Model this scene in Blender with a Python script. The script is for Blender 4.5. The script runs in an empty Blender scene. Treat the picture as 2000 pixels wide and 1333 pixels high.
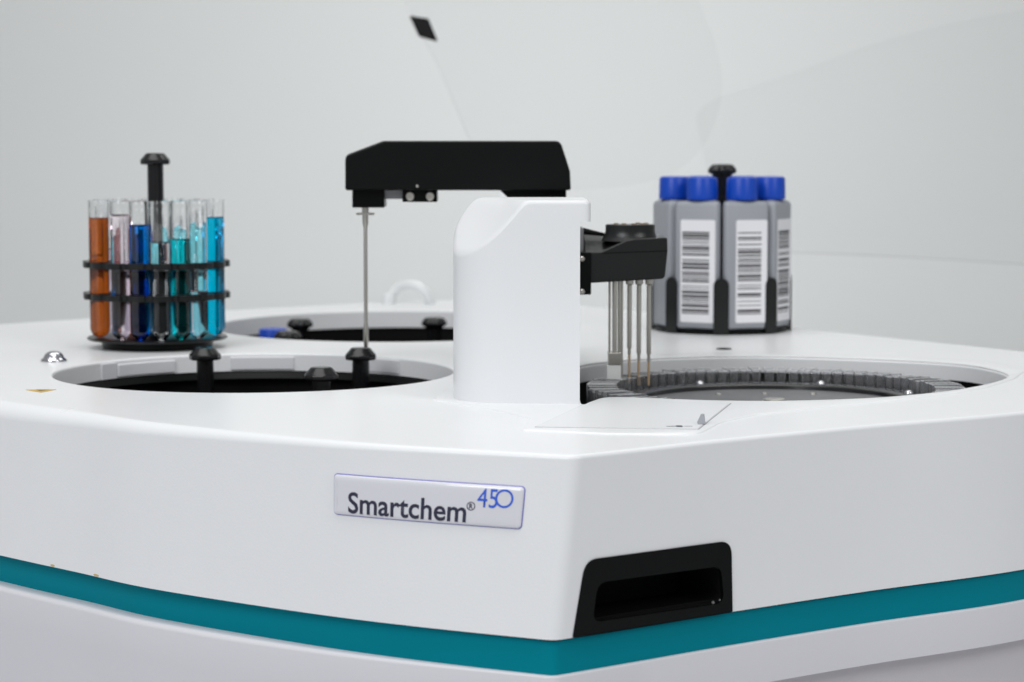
import bpy, bmesh, math, random
from mathutils import Vector, Matrix
R = math.radians
random.seed(4)
S = 0.001            # everything below is measured in millimetres
T = 250.0            # height of the analyzer's white deck above the bench
scene = bpy.context.scene
COL = scene.collection

# ------------------------------------------------------------------ camera
FPX, CX, CY, CAMH = 4500.0, 1000.0, 666.5, 145.0
PITCH = math.atan((CY - 280.0) / FPX)
cam_d = bpy.data.cameras.new('camera')
cam = bpy.data.objects.new('camera', cam_d)
COL.objects.link(cam)
cam.location = (0, 0, (CAMH + T) * S)
cam.rotation_euler = (math.pi / 2 - PITCH, 0, 0)
cam_d.sensor_width = 36
cam_d.lens = FPX / 2000 * 36
cam_d.clip_start = 0.02
cam_d.clip_end = 50
cam_d.dof.use_dof = True
cam_d.dof.focus_distance = 1.24
cam_d.dof.aperture_fstop = 13.0
scene.camera = cam

# ------------------------------------------------------------------ light
w = bpy.data.worlds.new("World")
scene.world = w
w.use_nodes = True
bg = w.node_tree.nodes['Background']
bg.inputs[0].default_value = (0.95, 0.98, 1.0, 1)
bg.inputs[1].default_value = 0.33


def area(name, loc, target, sx, sy, power, col=(1, 1, 1), spread=180):
    d = bpy.data.lights.new(name, 'AREA')
    d.shape = 'RECTANGLE'
    d.size, d.size_y = sx, sy
    d.energy = power
    d.color = col
    d.spread = R(spread)
    o = bpy.data.objects.new(name, d)
    COL.objects.link(o)
    o.location = loc
    o.rotation_euler = (Vector(target) - Vector(loc)).to_track_quat('-Z', 'Y').to_euler()
    return o


area('ceiling_panel_lamp', (-0.3, 1.1, 2.3), (0.0, 1.35, 0.2), 2.2, 1.2, 20, (1, 0.99, 0.98))
area('front_softbox_lamp', (-1.3, -0.5, 1.75), (-0.25, 1.25, 0.1), 1.2, 1.2, 7.0, (0.97, 0.98, 1), 85)
area('right_flank_fill', (1.5, -0.2, 1.7), (0.1, 1.3, 0.2), 0.9, 0.9, 3.3, (1, 1, 1), 85)  # added fill to brighten the right flank, no known source there
area('rear_wall_fill', (0.45, 2.5, 2.3), (0.25, 3.1, 0.3), 1.4, 0.7, 8.5, (1, 0.995, 0.92))  # added out of view to light the wall
area('wall_gradient_fill', (0.1, 1.7, 0.95), (0.09, 3.3, 0.36), 0.3, 0.2, 1.25, (0.98, 0.99, 1), 75)  # added out of view to give the wall its bright centre

scene.view_settings.view_transform = 'Standard'
scene.view_settings.look = 'None'
scene.view_settings.exposure = 0.04
scene.view_settings.gamma = 1
scene.view_settings.use_curve_mapping = False
cy = scene.cycles
cy.max_bounces = 24
cy.diffuse_bounces = 5
cy.glossy_bounces = 8
cy.transmission_bounces = 24
cy.transparent_max_bounces = 24
cy.caustics_reflective = False
cy.use_denoising = True
cy.sample_clamp_indirect = 6


# ------------------------------------------------------------------ measuring helpers (photo pixel -> deck millimetres)
def ray(px, py):
    a = (px - CX) / FPX
    b = (py - CY) / FPX
    return (a, math.cos(PITCH) - b * math.sin(PITCH), -math.sin(PITCH) - b * math.cos(PITCH))


def U(px, py, z=0.0):            # the point of the level plane z seen at that pixel
    d = ray(px, py)
    t = (z - CAMH) / d[2]
    return (d[0] * t, d[1] * t)


def A(px, py, Y):                # (x, z) in the upright plane at depth Y
    d = ray(px, py)
    t = Y / d[1]
    return (d[0] * t, CAMH + d[2] * t)


# ------------------------------------------------------------------ materials
def mat(name, col, rough=0.4, metal=0.0, spec=0.5, trans=0.0, ior=1.45, bump=0.0, bscale=900.0,
        vary=0.0, vscale=30.0, coat=0.0, rvary=0.0):
    m = bpy.data.materials.new(name)
    m.use_nodes = True
    nt = m.node_tree
    p = nt.nodes['Principled BSDF']
    p.inputs['Base Color'].default_value = (*col, 1)
    p.inputs['Roughness'].default_value = rough
    p.inputs['Metallic'].default_value = metal
    p.inputs['Specular IOR Level'].default_value = spec
    p.inputs['Transmission Weight'].default_value = trans
    p.inputs['IOR'].default_value = ior
    p.inputs['Coat Weight'].default_value = coat
    p.inputs['Coat Roughness'].default_value = 0.08
    tc = nt.nodes.new('ShaderNodeTexCoord')
    if bump:
        n = nt.nodes.new('ShaderNodeTexNoise')
        n.inputs['Scale'].default_value = bscale
        n.inputs['Detail'].default_value = 3
        b = nt.nodes.new('ShaderNodeBump')
        b.inputs['Strength'].default_value = bump
        b.inputs['Distance'].default_value = 0.0004
        nt.links.new(tc.outputs['Object'], n.inputs['Vector'])
        nt.links.new(n.outputs['Fac'], b.inputs['Height'])
        nt.links.new(b.outputs['Normal'], p.inputs['Normal'])
    if vary:
        n = nt.nodes.new('ShaderNodeTexNoise')
        n.inputs['Scale'].default_value = vscale
        n.inputs['Detail'].default_value = 5
        mx = nt.nodes.new('ShaderNodeMix')
        mx.data_type = 'RGBA'
        mx.inputs['A'].default_value = (*[c * (1 - vary) for c in col], 1)
        mx.inputs['B'].default_value = (*[min(1, c * (1 + vary)) for c in col], 1)
        nt.links.new(tc.outputs['Object'], n.inputs['Vector'])
        nt.links.new(n.outputs['Fac'], mx.inputs['Factor'])
        nt.links.new(mx.outputs['Result'], p.inputs['Base Color'])
    if rvary:
        n = nt.nodes.new('ShaderNodeTexNoise')
        n.inputs['Scale'].default_value = 14
        n.inputs['Detail'].default_value = 6
        r = nt.nodes.new('ShaderNodeMapRange')
        r.inputs['To Min'].default_value = max(0, rough - rvary)
        r.inputs['To Max'].default_value = rough + rvary
        nt.links.new(tc.outputs['Object'], n.inputs['Vector'])
        nt.links.new(n.outputs['Fac'], r.inputs['Value'])
        nt.links.new(r.outputs['Result'], p.inputs['Roughness'])
    return m


M = dict(
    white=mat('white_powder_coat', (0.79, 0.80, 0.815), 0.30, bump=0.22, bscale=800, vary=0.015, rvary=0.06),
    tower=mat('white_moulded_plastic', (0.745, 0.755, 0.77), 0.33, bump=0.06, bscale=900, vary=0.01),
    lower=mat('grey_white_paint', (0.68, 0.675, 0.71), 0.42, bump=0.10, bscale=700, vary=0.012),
    plinth=mat('grey_plinth_paint', (0.60, 0.58, 0.60), 0.55, bump=0.05),
    teal=mat('teal_satin_paint', (0.0, 0.205, 0.265), 0.5, spec=0.06, bump=0.06, bscale=900, vary=0.05, vscale=12),
    black=mat('black_satin_plastic', (0.0025, 0.003, 0.003), 0.30, spec=0.16, bump=0.05, bscale=1200),
    armblack=mat('black_gloss_plastic', (0.003, 0.0035, 0.0035), 0.2, spec=0.3),
    blackg=mat('black_textured_plastic', (0.008, 0.009, 0.009), 0.3, spec=0.5, bump=0.2, bscale=1500, vary=0.15, vscale=400),
    matt=mat('matt_black', (0.004, 0.004, 0.0045), 0.7, spec=0.15),
    knob=mat('black_moulded_knob', (0.007, 0.007, 0.008), 0.22, spec=0.55, rvary=0.06),
    rotor=mat('anodised_dark_grey', (0.15, 0.153, 0.16), 0.45, metal=0.0, spec=0.5, vary=0.2, vscale=60, bump=0.05),
    rotorb=mat('polished_black_ring', (0.012, 0.012, 0.014), 0.18, spec=0.6),
    liner=mat('pale_grey_liner', (0.70, 0.705, 0.735), 0.5, bump=0.05),
    steel=mat('brushed_steel', (0.62, 0.595, 0.55), 0.28, metal=1.0, bump=0.05, bscale=2500, vary=0.06, vscale=500),
    chrome=mat('chrome', (0.62, 0.62, 0.65), 0.06, metal=1.0),
    fitting=mat('grey_brown_fitting', (0.25, 0.20, 0.15), 0.4),
    tan=mat('tan_polymer_tip', (0.56, 0.40, 0.25), 0.4),
    ptfe=mat('white_wash_block', (0.90, 0.90, 0.89), 0.4),
    cuv=mat('clear_cuvette_plastic', (0.93, 0.935, 0.95), 0.03, trans=0.955, ior=1.45, bump=0.12, bscale=250),
    glass=mat('clear_glass', (0.96, 0.965, 0.97), 0.0, trans=1.0, ior=1.47),
    acrylic=mat('clear_acrylic', (0.965, 0.97, 0.97), 0.02, trans=1.0, ior=1.12),
    hose=mat('milky_hose', (0.84, 0.86, 0.87), 0.25, trans=0.25, ior=1.35),
    bottle=mat('grey_polyethylene', (0.32, 0.335, 0.365), 0.42, bump=0.06, vary=0.04),
    cap=mat('blue_cap_plastic', (0.003, 0.058, 0.46), 0.33, bump=0.08),
    label=mat('label_paper', (0.80, 0.80, 0.83), 0.5),
    ink=mat('black_print', (0.075, 0.075, 0.08), 0.55),
    badge=mat('badge_resin', (0.69, 0.69, 0.74), 0.10, coat=1.0),
    edge=mat('badge_violet_edge', (0.20, 0.20, 0.48), 0.25),
    navy=mat('navy_print', (0.028, 0.028, 0.055), 0.35),
    blue=mat('blue_print', (0.035, 0.115, 0.62), 0.35),
    yellow=mat('yellow_sticker', (0.55, 0.36, 0.06), 0.5),
    beige=mat('beige_sticker', (0.55, 0.42, 0.20), 0.6),
    wall=mat('wall_paint', (0.72, 0.735, 0.73), 0.8, vary=0.015, vscale=1.5),
    bench=mat('bench_laminate', (0.55, 0.55, 0.57), 0.5, vary=0.03, vscale=40),
)


# ------------------------------------------------------------------ mesh helpers
class MB:
    def __init__(self):
        self.v, self.f = [], []

    def add(self, vs, fs):
        o = len(self.v)
        self.v += [tuple(p) for p in vs]
        self.f += [tuple(i + o for i in f) for f in fs]
        return self

    def box(self, x0, x1, y0, y1, z0, z1):
        v = [(x, y, z) for z in (z0, z1) for y in (y0, y1) for x in (x0, x1)]
        return self.add(v, [(0, 2, 3, 1), (4, 5, 7, 6), (0, 1, 5, 4), (2, 6, 7, 3), (0, 4, 6, 2), (1, 3, 7, 5)])

    def loft(self, loops, cap0=True, cap1=True):
        n = len(loops[0])
        v = [p for l in loops for p in l]
        f = []
        for k in range(len(loops) - 1):
            for i in range(n):
                j = (i + 1) % n
                f.append((k * n + i, k * n + j, (k + 1) * n + j, (k + 1) * n + i))
        if cap0:
            f.append(tuple(range(n))[::-1])
        if cap1:
            f.append(tuple((len(loops) - 1) * n + i for i in range(n)))
        return self.add(v, f)

    def lathe(self, prof, n=32, c=(0, 0, 0), cap0=True, cap1=True, lobes=0, lobe=0.0):
        loops = []
        for r, z in prof:
            loops.append([(c[0] + r * (1 + (lobe * math.cos(lobes * a) if lobes else 0)) * math.cos(a),
                           c[1] + r * (1 + (lobe * math.cos(lobes * a) if lobes else 0)) * math.sin(a), c[2] + z)
                          for a in [2 * math.pi * (i + 0.5) / n for i in range(n)]])
        return self.loft(loops, cap0, cap1)

    def tube(self, path, r, n=12):
        P = [Vector(p) for p in path]
        rs = r if isinstance(r, (list, tuple)) else [r] * len(P)
        loops = []
        t0 = (P[1] - P[0]).normalized()
        up = Vector((0, 0, 1)) if abs(t0.z) < 0.9 else Vector((1, 0, 0))
        for i, p in enumerate(P):
            t = (P[min(i + 1, len(P) - 1)] - P[max(i - 1, 0)]).normalized()
            a = t.cross(up).normalized()
            b = a.cross(t).normalized()
            loops.append([tuple(p + (a * math.cos(q) + b * math.sin(q)) * rs[i]) for q in [2 * math.pi * k / n for k in range(n)]])
        return self.loft(loops)

    def prism_xz(self, pts, y0, y1):
        return self.loft([[(x, y1, z) for x, z in pts], [(x, y0, z) for x, z in pts]])

    def prism_xy(self, pts, z0, z1):
        return self.loft([[(x, y, z0) for x, y in pts], [(x, y, z1) for x, y in pts]])

    def plate(self, outer, holes, fn, d0, d1):
        """flat sheet with holes: outline in (u, v), fn(u, v, d) -> xyz, from depth d0 (back) to d1 (front)"""
        bm = bmesh.new()
        loops = []
        for lp in [outer] + list(holes):
            vs = [bm.verts.new((u, v, 0)) for u, v in lp]
            for i in range(len(vs)):
                bm.edges.new((vs[i], vs[(i + 1) % len(vs)]))
            loops.append(vs)
        bmesh.ops.triangle_fill(bm, use_beauty=True, edges=bm.edges[:], normal=(0, 0, 1))
        bm.verts.index_update()
        uv = [(v.co.x, v.co.y) for v in bm.verts]
        tris = []
        for f in bm.faces:
            idx = [v.index for v in f.verts]
            (a, b), (c, d), (e, g) = [uv[i] for i in idx[:3]]
            if (c - a) * (g - b) - (d - b) * (e - a) < 0:
                idx = idx[::-1]
            tris.append(tuple(idx))
        n = len(uv)
        V = [fn(u, v, d1) for u, v in uv] + [fn(u, v, d0) for u, v in uv]
        F = tris + [tuple(n + i for i in t[::-1]) for t in tris]
        for lp in loops:
            ids = [v.index for v in lp]
            ar = sum(uv[ids[i]][0] * uv[ids[(i + 1) % len(ids)]][1] - uv[ids[(i + 1) % len(ids)]][0] * uv[ids[i]][1] for i in range(len(ids)))
            first = lp is loops[0]
            if (ar > 0) != first:
                ids = ids[::-1]
            for i in range(len(ids)):
                a, b = ids[i], ids[(i + 1) % len(ids)]
                F.append((b, a, n + a, n + b))
        bm.free()
        return self.add(V, F)

    def mesh(self, name, m, smooth=35, org=(0, 0, 0)):
        me = bpy.data.meshes.new(name)
        me.from_pydata([((x - org[0]) * S, (y - org[1]) * S, (z - org[2]) * S) for x, y, z in self.v], [], self.f)
        me.materials.append(m)
        if smooth:
            me.shade_smooth()
            me.set_sharp_from_angle(angle=R(smooth))
        me.update()
        return me


def tag(o, label=None, cat=None, group=None, kind=None):
    for k, v in (('label', label), ('category', cat), ('group', group), ('kind', kind)):
        if v:
            o[k] = v
    return o


def thing(name, loc, label, cat, group=None, rz=0):
    o = bpy.data.objects.new(name, None)
    o.empty_display_size = 0.02
    COL.objects.link(o)
    o.location = (loc[0] * S, loc[1] * S, (loc[2] + T) * S)
    o.rotation_euler = (0, 0, rz)
    tag(o, label, cat, group)
    return o


def part(name, mb, m, parent=None, org=(0, 0, 0), bevel=0.0, seg=3, smooth=35, wn=False, angle=30):
    me = mb.mesh(name, m, smooth, org) if isinstance(mb, MB) else mb
    o = bpy.data.objects.new(name, me)
    COL.objects.link(o)
    if parent:
        o.parent = parent
    if bevel:
        b = o.modifiers.new('bevel', 'BEVEL')
        b.width = bevel * S
        b.segments = seg
        b.limit_method = 'ANGLE'
        b.angle_limit = R(angle)
        b.use_clamp_overlap = True
        wn = True
    if wn:
        k = o.modifiers.new('weighted', 'WEIGHTED_NORMAL')
        k.keep_sharp = not bevel
        k.weight = 80
    return o


def copy_tree(o, parent=None):
    c = o.copy()
    COL.objects.link(c)
    if parent:
        c.parent = parent
    for ch in list(o.children):
        copy_tree(ch, c)
    return c


def rrect(u0, u1, v0, v1, r, n=6):
    pts = []
    for cx, cy_, a0 in ((u1 - r, v1 - r, 0), (u0 + r, v1 - r, 90), (u0 + r, v0 + r, 180), (u1 - r, v0 + r, 270)):
        for k in range(n + 1):
            a = R(a0 + 90 * k / n)
            pts.append((cx + r * math.cos(a), cy_ + r * math.sin(a)))
    return pts


def rpoly(pts, r, n=6):
    """round the corners of a polygon; r may be a list"""
    out = []
    N = len(pts)
    for i in range(N):
        p0, p, p1 = Vector(pts[i - 1]), Vector(pts[i]), Vector(pts[(i + 1) % N])
        rr = r[i] if isinstance(r, (list, tuple)) else r
        a, b = (p0 - p).normalized(), (p1 - p).normalized()
        if rr <= 0:
            out.append(tuple(p))
            continue
        ang = a.angle(b)
        d = min(rr / math.tan(ang / 2), 0.48 * (p0 - p).length, 0.48 * (p1 - p).length)
        s, e = p + a * d, p + b * d
        for k in range(n + 1):
            t = k / n
            out.append(tuple(s * (1 - t) ** 2 + p * 2 * t * (1 - t) + e * t * t))
    return out


def catmull(pts, n=8, closed=True):
    out = []
    N = len(pts)
    rng = range(N) if closed else range(N - 1)
    for i in rng:
        if closed:
            q = [pts[(i + k) % N] for k in (-1, 0, 1, 2)]
        else:
            q = [pts[min(max(i + k, 0), N - 1)] for k in (-1, 0, 1, 2)]
        for k in range(n):
            t = k / n
            out.append(tuple(0.5 * ((2 * b) + (-a + c) * t + (2 * a - 5 * b + 4 * c - d) * t * t + (-a + 3 * b - 3 * c + d) * t ** 3)
                             for a, b, c, d in zip(*q)))
    if not closed:
        out.append(tuple(pts[-1]))
    return out


def offset(pts, d):
    """positive d = outward for a counter-clockwise outline"""
    N = len(pts)
    out = []
    for i in range(N):
        p0, p, p1 = Vector(pts[i - 1]), Vector(pts[i]), Vector(pts[(i + 1) % N])
        t = ((p - p0).normalized() + (p1 - p).normalized()).normalized()
        out.append((p.x + t.y * d, p.y - t.x * d))
    return out


def ellipse(cx, cy_, rx, ry, n=96):
    return [(cx + rx * math.cos(2 * math.pi * i / n), cy_ + ry * math.sin(2 * math.pi * i / n)) for i in range(n)]


# ------------------------------------------------------------------ setting
o = part('wall', MB().add([(-4000, 3300, -T - 600), (4000, 3300, -T - 600), (4000, 3300, 2400), (-4000, 3300, 2400)], [(0, 1, 2, 3)]), M['wall'], smooth=0)
o.location.z = T * S
tag(o, kind='structure')
o = part('bench_top', MB().box(-1600, 1600, 500, 3200, -40, 0), M['bench'], bevel=3)
tag(o, kind='structure')

# ------------------------------------------------------------------ the analyzer
ORG = (0, 1560, -T)
an = thing('laboratory_analyzer', ORG, 'large white bench-top chemistry analyzer with a teal band, round wells and black arms', 'analyzer')


def ap(name, mb, m, parent=None, **k):
    return part(name, mb, m, parent or an, org=ORG, **k)


# plan outline: right flank and left flank meet in the front corner
right = [(17, 1072.5), (60, 1104), (109, 1141), (186, 1196), (279, 1256), (370, 1330), (428, 1420), (418, 1512), (358, 1611), (226, 1815), (107, 2001),
         (42, 2090), (-30, 2140), (-125, 2104), (-250, 2008), (-412, 1854), (-500, 1730), (-515, 1600), (-460, 1470), (-375, 1375),
         (-288, 1300), (-235, 1248), (-187, 1207), (-101, 1141), (-45, 1106), (17, 1072.5)]
px_front = [(0, 1085), (150, 1118), (300, 1151), (600, 1197.5), (830, 1226)]
fl = [U(x, y, -87) for x, y in px_front]
px_right = [(1430, 1195.5), (1700, 1154.5), (2000, 1112.5)]
fr = [U(x, y, -87) for x, y in px_right]
corner = U(1083, 1252, -87)
right = [corner, (0.5 * (corner[0] + fr[0][0]), 0.5 * (corner[1] + fr[0][1]))] + fr + right[5:20] + fl + [corner]
crv = catmull(right, 10, closed=False)[:-1]
# round off the corner itself
k = 6
crv = crv[k:-k + 1] + [None]
pa, pb = Vector(crv[-2]), Vector(crv[0])
pc = Vector(corner)
crv = crv[:-1]
arc = []
# short straight runs, then a tight arc
sa, sb = pc + (pa - pc).normalized() * 5.5, pc + (pb - pc).normalized() * 5.5
for i in range(9):
    t = i / 8
    arc.append(tuple(sa * (1 - t) ** 2 + pc * 2 * t * (1 - t) + sb * t * t))
OUT = arc + crv            # counter-clockwise, starts on the corner
n_arc = len(arc)


def shear(x, y, z):
    wgt = math.exp(-((x - corner[0]) / 70.0) ** 2) if y < 1300 else 0
    t = max(0.0, min(1.0, (z + 87) / 87.0))
    return (x + 9.0 * t * wgt, y + 3.0 * t * wgt, z)


# arc length along the outline measured from the corner (positive to the right, negative to the left)
mid = 4
rs = [0.0]
rp = [OUT[mid]]
for i in range(mid + 1, mid + 90):
    rs.append(rs[-1] + (Vector(OUT[i]) - Vector(OUT[i - 1])).length)
    rp.append(OUT[i])
ls = [0.0]
lp_ = [OUT[mid]]
for i in range(1, 90):
    a, b = OUT[(mid - i) % len(OUT)], OUT[(mid - i + 1) % len(OUT)]
    ls.append(ls[-1] + (Vector(a) - Vector(b)).length)
    lp_.append(a)


def along(s):
    S_, P_ = (rs, rp) if s >= 0 else (ls, lp_)
    q = abs(s)
    for i in range(1, len(S_)):
        if S_[i] >= q:
            t = (q - S_[i - 1]) / (S_[i] - S_[i - 1])
            a, b = Vector(P_[i - 1]), Vector(P_[i])
            p = a.lerp(b, t)
            d = (b - a).normalized() * (1 if s >= 0 else -1)
            return p, Vector((d.y, -d.x))
    return Vector(P_[-1]), Vector((0, -1))


def wallpt(s, z, d=0.0):
    p, n = along(s)
    q, n2 = along(s + 1.0)
    q0, n0 = along(s - 1.0)
    n = (n + n2 + n0).normalized()
    x, y, z2 = shear(p.x, p.y, z)
    return (x + n.x * d, y + n.y * d, z2)


def s_at(px, py):               # where along the flank, and how high, a pixel falls
    best = None
    for i in range(-2300, 1000):
        s = i * 0.16
        p, _ = along(s)
        x, z = A(px, py, p.y)
        x2, y2, z2 = shear(p.x, p.y, z)
        x3, z3 = A(px, py, y2)
        e = abs(x3 - x2)
        if best is None or e < best[0]:
            best = (e, s, z3)
    return best[1], best[2]


# wells
def left_well(d=0):
    return ellipse(-164, 1463, 126.5 + d, 127 + d)


RW = [(79, 1309), (105, 1299), (140, 1294), (180, 1300), (219, 1317), (263, 1354), (300, 1408), (312, 1455), (296, 1512), (243, 1549), (168, 1572),
      (108, 1560), (58, 1523), (35, 1470), (32, 1410), (37.5, 1360), (39, 1310), (39.5, 1277), (44, 1290), (55, 1313)]
RW = [(x * 0.9945, y * 0.9945) for x, y in RW]     # its rim lies on the raised platform
RWc = catmull(RW, 6)


def right_well(d=0):
    return offset(RWc, d)


def far_well(d=0):
    return ellipse(-92, 1842, 146 + d, 160 + d)


def bev_of(p):
    x, y = p
    if y > 1500:
        return 6.0
    if x > corner[0]:
        return 2.3
    t = min(1, max(0, (corner[0] - x) / 300))
    return 2.4 + 7.0 * t ** 1.5


# handle pocket on the right flank
pk = dict(bl=s_at(1118, 1246), br=s_at(1429, 1196), tr=s_at(1427, 1056), tl=s_at(1143, 1094))
sl, sr = pk['tl'][0] + 5, pk['tr'][0] - 2.2
ztop_p = -56.5


def upper_housing():
    mb = MB()
    # wall outline with extra points on the pocket's limits
    pts = []
    for i, p in enumerate(OUT):
        pts.append(p)
    ins = []
    for s in (sl, sr):
        p, _ = along(s)
        ins.append((p.x, p.y))
    full = []
    for i in range(len(pts)):
        a, b = Vector(pts[i]), Vector(pts[(i + 1) % len(pts)])
        full.append((a.x, a.y, 0))
        for kk, q in enumerate(ins):
            qv = Vector(q)
            if (b - a).length > 1e-6:
                t = (qv - a).dot(b - a) / (b - a).length_squared
                if 0.02 < t < 0.98 and (a.lerp(b, t) - qv).length < 0.05:
                    full.append((q[0], q[1], kk + 1))
    n = len(full)
    O2 = [(x, y) for x, y, _ in full]
    marks = [m for _, _, m in full]
    rows = []
    inner = offset(O2, -9.5)
    zz = [-87, ztop_p]
    rows.append([(x, y, -86.6) for x, y in inner])
    rows.append([shear(x, y, -87) for x, y in O2])
    rows.append([shear(x, y, ztop_p) for x, y in O2])
    base = [shear(x, y, -4) for x, y in O2]
    nb = 7
    for kk in range(nb + 1):
        a = math.pi / 2 * kk / nb
        row = []
        offs = {}
        for i, (x, y) in enumerate(O2):
            r = bev_of((x, y))
            p0, p1 = Vector(O2[i - 1]), Vector(O2[(i + 1) % n])
            t = (p1 - p0).normalized()
            nin = Vector((-t.y, t.x))
            z = -r + r * math.sin(a)
            q = shear(x, y, z)
            dd = r * (1 - math.cos(a))
            row.append((q[0] + nin.x * dd, q[1] + nin.y * dd, z))
        rows.append(row)
    V = [p for r_ in rows for p in r_]
    F = []
    i0, i1 = marks.index(1), marks.index(2)
    for r_ in range(len(rows) - 1):
        for i in range(n):
            j = (i + 1) % n
            if r_ in (0, 1) and i0 <= i < i1:
                continue
            F.append((r_ * n + i, r_ * n + j, (r_ + 1) * n + j, (r_ + 1) * n + i))
    mb.add(V, F)
    toploop = rows[-1]
    caps = [[(p[0], p[1]) for p in toploop]]
    for fn, depth in ((left_well, 12.2), (right_well, 10.5), (far_well, 15)):
        lo = fn(0)
        rowsH = []
        rr = 1.6
        for kk in range(6):
            a = math.pi / 2 * (1 - kk / 5)
            d = rr * (1 - math.cos(a))
            rowsH.append([(x, y, -rr + rr * math.sin(a)) for x, y in fn(d)])
        rowsH.append([(x, y, -depth) for x, y in lo])
        rowsH.append([(x, y, -depth) for x, y in fn(2.5)])
        m = len(lo)
        V2 = [p for r_ in rowsH for p in r_]
        F2 = []
        for r_ in range(len(rowsH) - 1):
            for i in range(m):
                j = (i + 1) % m
                F2.append((r_ * m + i, r_ * m + j, (r_ + 1) * m + j, (r_ + 1) * m + i))
        mb.add(V2, F2)
        caps.append([(p[0], p[1]) for p in rowsH[0]])
    bm = bmesh.new()
    for lp in caps:
        vs = [bm.verts.new((x, y, 0)) for x, y in lp]
        for i in range(len(vs)):
            bm.edges.new((vs[i], vs[(i + 1) % len(vs)]))
    bmesh.ops.triangle_fill(bm, use_beauty=True, edges=bm.edges[:], normal=(0, 0, 1))
    bm.verts.index_update()
    V3 = [(v.co.x, v.co.y, 0.0) for v in bm.verts]
    F3 = []
    for f in bm.faces:
        f.normal_update()
        ids = [v.index for v in f.verts]
        F3.append(tuple(ids if f.normal.z > 0 else ids[::-1]))
    bm.free()
    mb.add(V3, F3)
    return mb


def weld(o, dist=0.00002):
    bm = bmesh.new()
    bm.from_mesh(o.data)
    bmesh.ops.remove_doubles(bm, verts=bm.verts[:], dist=dist)
    bm.to_mesh(o.data)
    bm.free()
    o.data.shade_smooth()
    o.data.set_sharp_from_angle(angle=R(50))


uh = ap('upper_housing', upper_housing(), M['white'], wn=True)
weld(uh)

# teal band and lower housing
def recess(x, y):
    g = min(1.0, max(0.0, (corner[0] - x - 20) / 180)) if y < 1500 else 0.0
    return 3.0 + 5.0 * g


def inset(extra=0.0):
    res = []
    for i in range(len(OUT)):
        p0, p1 = Vector(OUT[i - 1]), Vector(OUT[(i + 1) % len(OUT)])
        t = (p1 - p0).normalized()
        d = recess(*OUT[i]) + extra
        res.append((OUT[i][0] - t.y * d, OUT[i][1] + t.x * d))
    return res


bi, gi = inset(), inset(0.8)
b = MB()
b.loft([[(x, y, -107) for x, y in bi], [(x, y, -88.2) for x, y in bi], [(x, y, -88.2) for x, y in inset(3)]], False, False)
ap('accent_band', b, M['teal'], smooth=30)
b = MB()
b.loft([[(x, y, -88.4) for x, y in gi], [(x, y, -80) for x, y in gi]], False, False)
ap('band_gasket', b, M['matt'], smooth=60)


def lower_housing():
    def rdep(x, y):
        d = 0.0
        if y < 1320 and x < corner[0]:
            d = min(1.0, (corner[0] - x) / 160)
        return d

    rows = []
    nb = 5

    def off(i, d):
        x, y = OUT[i]
        p0, p1 = Vector(OUT[i - 1]), Vector(OUT[(i + 1) % len(OUT)])
        t = (p1 - p0).normalized()
        return (x + t.y * d, y - t.x * d)

    N = len(OUT)
    ztop = -104.5
    rows.append([(*off(i, -13), ztop) for i in range(N)])
    for kk in range(nb + 1):
        a = math.pi / 2 * (1 - kk / nb)
        row = []
        for i in range(N):
            g = rdep(*OUT[i])
            r = 1.0 + 1.8 * g
            e = -0.8 + 2.6 * g
            x, y = off(i, e - r * (1 - math.cos(a)))
            row.append((x, y, ztop - r + r * math.sin(a)))
        rows.append(row)
    for zz, din in ((-126, -3), (-160, -10), (-246, -26)):
        row = []
        for i in range(N):
            x, y = OUT[i]
            g = rdep(x, y)
            isr = (x > corner[0] + 45 and y < 1650)
            e = -0.8 + 2.6 * g
            if isr:
                z2, d2 = (-126.5, e - 1.0) if zz == -126 else (-126.5, -10 if zz == -160 else -28)
            else:
                z2, d2 = zz, e + din
            px, py = off(i, d2)
            row.append((px, py, z2))
        rows.append(row)
    rows = rows[::-1]
    return MB().loft(rows, False, False)


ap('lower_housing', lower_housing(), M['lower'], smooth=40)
b = MB()
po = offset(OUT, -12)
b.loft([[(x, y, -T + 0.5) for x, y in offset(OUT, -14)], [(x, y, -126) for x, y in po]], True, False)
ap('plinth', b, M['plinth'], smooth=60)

# black tubs under the wells
for fn, depth, dd in ((left_well, 12.2, 2.5), (right_well, 10.5, 2.5), (far_well, 15, 2.5)):
    b = MB()
    lo = fn(2.4)
    b.loft([[(x, y, -140) for x, y in lo], [(x, y, -depth - 0.3) for x, y in lo]], True, False)
    ap('well_tub', b, M['matt'], smooth=60)

# pale wall inserts on the left well
for a0, a1, zt, zb, th in ((84, 104, -2.6, -11.3, 1.2), (122, 143, -3.2, -11.3, 1.4), (143.4, 150, -1.6, -12.5, 0.8), (46, 62, -1.8, -11, 0.9)):
    b = MB()
    n = 14
    lps = []
    for i in range(n + 1):
        a = R(a0 + (a1 - a0) * i / n)
        c, s = math.cos(a), math.sin(a)
        q = lambda d, z: (-164 + (126.5 + d) * c, 1463 + (127 + d) * s, z)
        lps.append([q(0.4, zb), q(-th, zb), q(-th, zt), q(0.4, zt)])
    b.loft(lps)
    ap('well_insert', b, M['liner'], bevel=0.5, seg=2)
# an inner grey sleeve showing just under the left rim
b = MB()
b.loft([[(x, y, -17) for x, y in ellipse(-164, 1463, 122, 122.5)], [(x, y, -13.0) for x, y in ellipse(-164, 1463, 125, 125.5)],
        [(x, y, -13.0) for x, y in ellipse(-164, 1463, 127, 127.5)]], False, False)
ap('well_sleeve', b, M['black'], smooth=30)

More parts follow.
